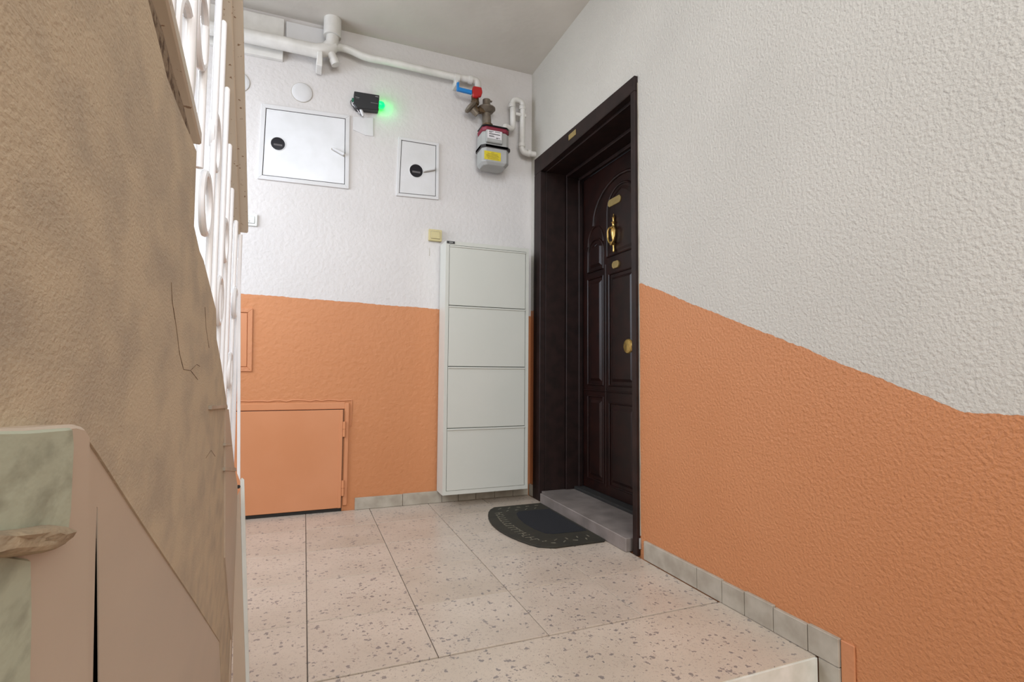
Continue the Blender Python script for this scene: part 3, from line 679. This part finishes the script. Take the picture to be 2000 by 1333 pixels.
# cracked plaster ridge over the cupboard
bm = bmesh.new(); prev = None
pts = [Vector((xLc+0.03*i, 0.0, zT+0.045+random.uniform(-0.003, 0.004))) for i in range(int((xR+0.03-xLc)/0.03)+1)]
tube(bm, pts+[Vector((xR+0.042, 0, zT+0.045)), Vector((xR+0.044, 0, zT+0.0)), Vector((xR+0.041, 0, zT-0.10))], 0.0045, 6)
o = finish(bm, 'plaster_ridge', m_orange_rough, oc, smooth=True)
inn = thing('wall_inset', (-1.7, 0, 0.93), 'orange painted upright hatch frame behind the railing foot', 'hatch')
i = quadframe('frame', [(-1.95, 1.098), (bw(494, 603).x, 1.098), (bw(492, 728).x, 0.765), (-1.95, 0.765)], 0.022, m_orange_rough, inn, 0.007)
PR('hatch_door', [(x, -0.0005, z) for x, z in [(i[0][0]+.004, i[0][1]-.004), (i[1][0]-.004, i[1][1]-.004), (i[2][0]-.004, i[2][1]+.004), (i[3][0]+.004, i[3][1]+.004)]], (0, -0.0045, 0), m_orange, inn, bevel=0.001)

# ------------------------------------------------------------------ staircase going up on the left
OA = 0.080
def poly(pxs, off): return [(min(a, 1.354), z) for a, z in (sst(u, v, off) for u, v in pxs)]
sil = poly([(289, 0), (307, 71), (326, 150), (345, 202), (364, 248), (384, 296), (379, 442), (390, 491), (398, 510), (422, 606), (423, 662), (432, 710), (443, 788), (452, 868), (467, 945)], OA)
diag = poly([(471, 1319), (430, 1255), (380, 1175), (330, 1100), (280, 1025), (235, 955), (195, 892), (165, 848), (60, 846), (-260, 846)], OA)
s0 = sil[0]; ext = [(-1.6, s0[1]+(s0[0]+1.6)*0.62)]
dl = diag[-1]
low = [(-1.6, dl[1]+(dl[0]+1.6)*0.5)]
ws = sroot('wall_stairs', 'rough beige plastered side of the stair flight close to the camera')
pl = ext+sil+[(1.355, sil[-1][1]-0.03), (1.355, diag[0][1])]+diag+low
PR('plaster_coat', [SP(a, OA, z) for a, z in pl], SN*0.10, m_plaster, ws, bevel=0.0)
# smooth board below the diagonal with an open joint
jt = poly([(180, 1420), (183, 1250), (186, 1100), (189, 990), (191, 992), (192, 1100), (193, 1250), (194, 1420)], OA+0.0012)
bt = [(1.37, -0.02)] + [(jt[-1][0]+0.02, -0.02)] if False else []
board = [(1.354, 0.002), (1.08, 0.002), (1.08, -0.93), (jt[-1][0]+0.01, -0.93)]+jt[::-1]+[(jt[0][0]-0.01, -0.93), (-1.6, -0.93)]
top = [(a, z+0.03) for a, z in (low+diag[::-1])]+[(1.354, diag[0][1]+0.03)]
PR('smooth_board', [SP(a, OA+0.0012, z) for a, z in top+board], SN*0.0006, m_smooth, ws)
q = [(-1.6, -0.9), (1.05, -0.9), (1.05, 0.01), (1.3, 0.01), (1.3, diag[0][1]+0.05)]+[(a, z+0.02) for a, z in diag]+[(-1.6, low[0][1])]
PR('void_shade', [SP(a, OA+0.03, z) for a, z in q], SN*0.01, m_dark, ws)  # dark sheet added behind the open joint, standing in for its shade
# peeling strip under the railing foot
q = poly([(296, 0), (318, 60), (338, 140), (358, 205), (372, 262), (355, 262), (330, 190), (305, 120), (285, 0)], OA+0.012)
PR('peeling_strip', [SP(a, OA+0.012, z) for a, z in q], SN*0.03, m_peel, ws)
# exposed stone step ends
for k, px in enumerate([[(414, 793), (444, 791), (445, 797), (414, 800)], [(441, 866), (452, 866), (453, 870), (441, 871)], [(440, 913), (461, 914), (462, 921), (440, 920)]]):
    q = poly(px, OA-0.004); PR('step_end', [SP(a, OA-0.004, z) for a, z in q], SN*0.03, m_skirt, ws)
q = poly([(441, 800), (447, 800), (453, 862), (458, 912), (464, 950), (474, 1130), (478, 1290), (452, 1250), (440, 1090)], OA-0.0025)
PR('plaster_patch', [SP(a, OA-0.0025, z) for a, z in q], SN*0.02, m_smooth, ws)
# hairline cracks in the plaster
for cr_ in ([(334, 552), (336, 590), (344, 640), (350, 690), (358, 722), (372, 724), (386, 742)], [(372, 724), (384, 712), (390, 716)], [(400, 600), (402, 640), (408, 680)], [(402, 895), (412, 880), (420, 892)]):
    TU('crack', [SP(a, OA-0.0001, z) for a, z in poly(cr_, OA)], 0.00035, m_peel, ws, n=4)
# pier with flaking green paint in the near corner
OP = 0.066
q = poly([(-260, 842), (60, 836), (150, 829), (168, 834), (178, 850), (176, 1100), (172, 1450), (-260, 1450)], OP)
PR('pier', [SP(a, OP, z) for a, z in q], SN*0.03, m_smooth, ws, bevel=0.0015)
q = poly([(-260, 846), (60, 842), (143, 836), (146, 870), (140, 1000), (134, 1044), (60, 1052), (-260, 1060)], OP-0.0015)
PR('green_paint', [SP(a, OP-0.0015, z) for a, z in q], SN*0.004, m_green, ws, bevel=0.0008)
q = poly([(-260, 1080), (0, 1082), (62, 1092), (64, 1200), (58, 1450), (-260, 1450)], OP-0.0015)
PR('green_paint', [SP(a, OP-0.0015, z) for a, z in q], SN*0.004, m_green, ws, bevel=0.0008)
# broken mortar lump
bm = bmesh.new()
out = [(-120, 1048), (-40, 1040), (20, 1034), (70, 1026), (105, 1030), (132, 1038), (118, 1052), (104, 1066), (80, 1078), (50, 1086), (0, 1092), (-60, 1096), (-120, 1100)]
def ringpts(k, off):
    cu, cv = 10, 1062; return [SP(*((lambda r: (r[0], off, r[1]))(sst(cu+(u-cu)*k, cv+(v-cv)*k, OP)))) for u, v in out]
rings = [[bm.verts.new(p) for p in ringpts(k, o_)] for k, o_ in ((1.0, OP+0.001), (0.93, OP-0.004), (0.75, OP-0.0065), (0.45, OP-0.0075), (0.15, OP-0.007))]
for r0_, r1_ in zip(rings, rings[1:]):
    for k in range(len(out)): bm.faces.new((r0_[k], r0_[(k+1) % len(out)], r1_[(k+1) % len(out)], r1_[k]))
bm.faces.new(rings[-1])
for v in bm.verts:
    v.co += SN*random.uniform(-0.0004, 0.0004)
finish(bm, 'mortar_lump', m_chunk, ws, smooth=True)
# steps behind the plastered side
us = sroot('stairs_up', 'terrazzo steps of the upper flight behind the plastered side')
ed = 1.62; z = 0.0; k = 0
for k in range(13):
    a1 = ed-0.235*k if k < 1 else ed-0.12-0.2*k; zt3 = 0.14*(k+1)
    if zt3 > 0.6: lowz = zt3-0.30
    else: lowz = 0.0
    def blk(name, a0, a2, o0, o1, z0_, z1_, m):
        q = [SP(a0, o0, z0_), SP(a2, o0, z0_), SP(a2, o1, z0_), SP(a0, o1, z0_)]
        PR(name, q, (0, 0, z1_-z0_), m, us)
    blk('step', a1-0.22, a1, OA+0.125, 1.08, lowz, zt3-0.03, m_plaster)
    blk('step_tread', a1-0.225, a1+0.02, OA+0.12, 1.08, zt3-0.03, zt3, m_ternose)

# ------------------------------------------------------------------ railing
rl = thing('stair_railing', SP(1.37, 0.09, 0.0), 'white metal stair railing with rings between the bars, left of the landing', 'railing')
def zbar(al): return 0.782+1.46-0.83*al
def bar(name, al0, al1, o0, o1, dz0, dz1, m, f=zbar):
    q = [SP(al0, o0, f(al0)+dz0), SP(al1, o0, f(al1)+dz0), SP(al1, o1, f(al1)+dz0), SP(al0, o1, f(al0)+dz0)]
    return PR(name, q, (0, 0, dz1-dz0), m, rl, bevel=0.002)
bar('handrail', -0.8, 1.375, 0.077, 0.110, 0.0, 0.02, m_railbeige)
bar('rail_flat', -0.8, 1.385, 0.093, 0.112, -0.008, 0.0, m_railbeige)
p_a, p_b = sst(312, 0, 0.102), sst(368, 225, 0.102); sl = (p_b[1]-p_a[1])/(p_b[0]-p_a[0])
bar('bottom_rail', 0.30, 0.72, 0.094, 0.109, -0.008, 0.008, m_railbeige, f=lambda al: p_a[1]+sl*(al-p_a[0]))
bals = [(0.55, .105), (0.67, .105), (0.79, .105), (0.915, .104), (1.02, .107), (1.11, .1065), (1.20, .107), (1.28, .1065), (1.345, .101), (1.375, .0935)]
for al, off in bals:
    zt4 = min(zbar(al), zbar(al))
    zb4 = max(zt4-0.70, 0.42)
    zb4 = zt4-0.76 if al > 0.9 else p_a[1]+sl*(al-p_a[0])
    TU('baluster', [SP(al, off, zb4), SP(al, off, zt4-0.004)], 0.0085 if al < 0.7 else 0.0052, m_rail, rl, 10)
PR('rubble_filler', [crossp(455, 985, 1.345), crossp(468, 960, 1.345), crossp(472, 1100, 1.345), crossp(480, 1345, 1.345), crossp(455, 1345, 1.345)], SE*0.008, m_smooth, ws)
for (u, v), off, r in (((360, 100), .105, .050), ((401, 398), .105, .043), ((427, 588), .105, .042), ((448, 724), .101, .036), ((420, 279), .106, .043), ((438, 470), .106, .040), ((458, 592), .098, .032), ((392, 60), .105, .043)):
    a, z = sst(u, v, off); bm = bmesh.new()
    torus(bm, SP(a, off, z), SE, Vector((0, 0, 1)), r, 0.0052); finish(bm, 'ring', m_rail, rl, smooth=True)
a, b = crossp(468.5, 500, 1.37), crossp(467, 925, 1.37)
PR('end_post', [crossp(463.5, 505, 1.37), crossp(470, 500, 1.37), crossp(469, 940, 1.37), crossp(463, 925, 1.37)], SE*0.012, m_rail, rl)
PR('foot_bar', [crossp(469, 940, 1.36), crossp(472, 934, 1.36), crossp(477, 938, 1.36), crossp(487.5, 1345, 1.36), crossp(477, 1345, 1.36), crossp(470, 1000, 1.36)], SE*0.006, m_switch, rl, bevel=0.001)
LA('bolt', crossp(466, 951, 1.355), SE*-1, [(0, .004), (.004, .004)], m_dark, rl, 8)
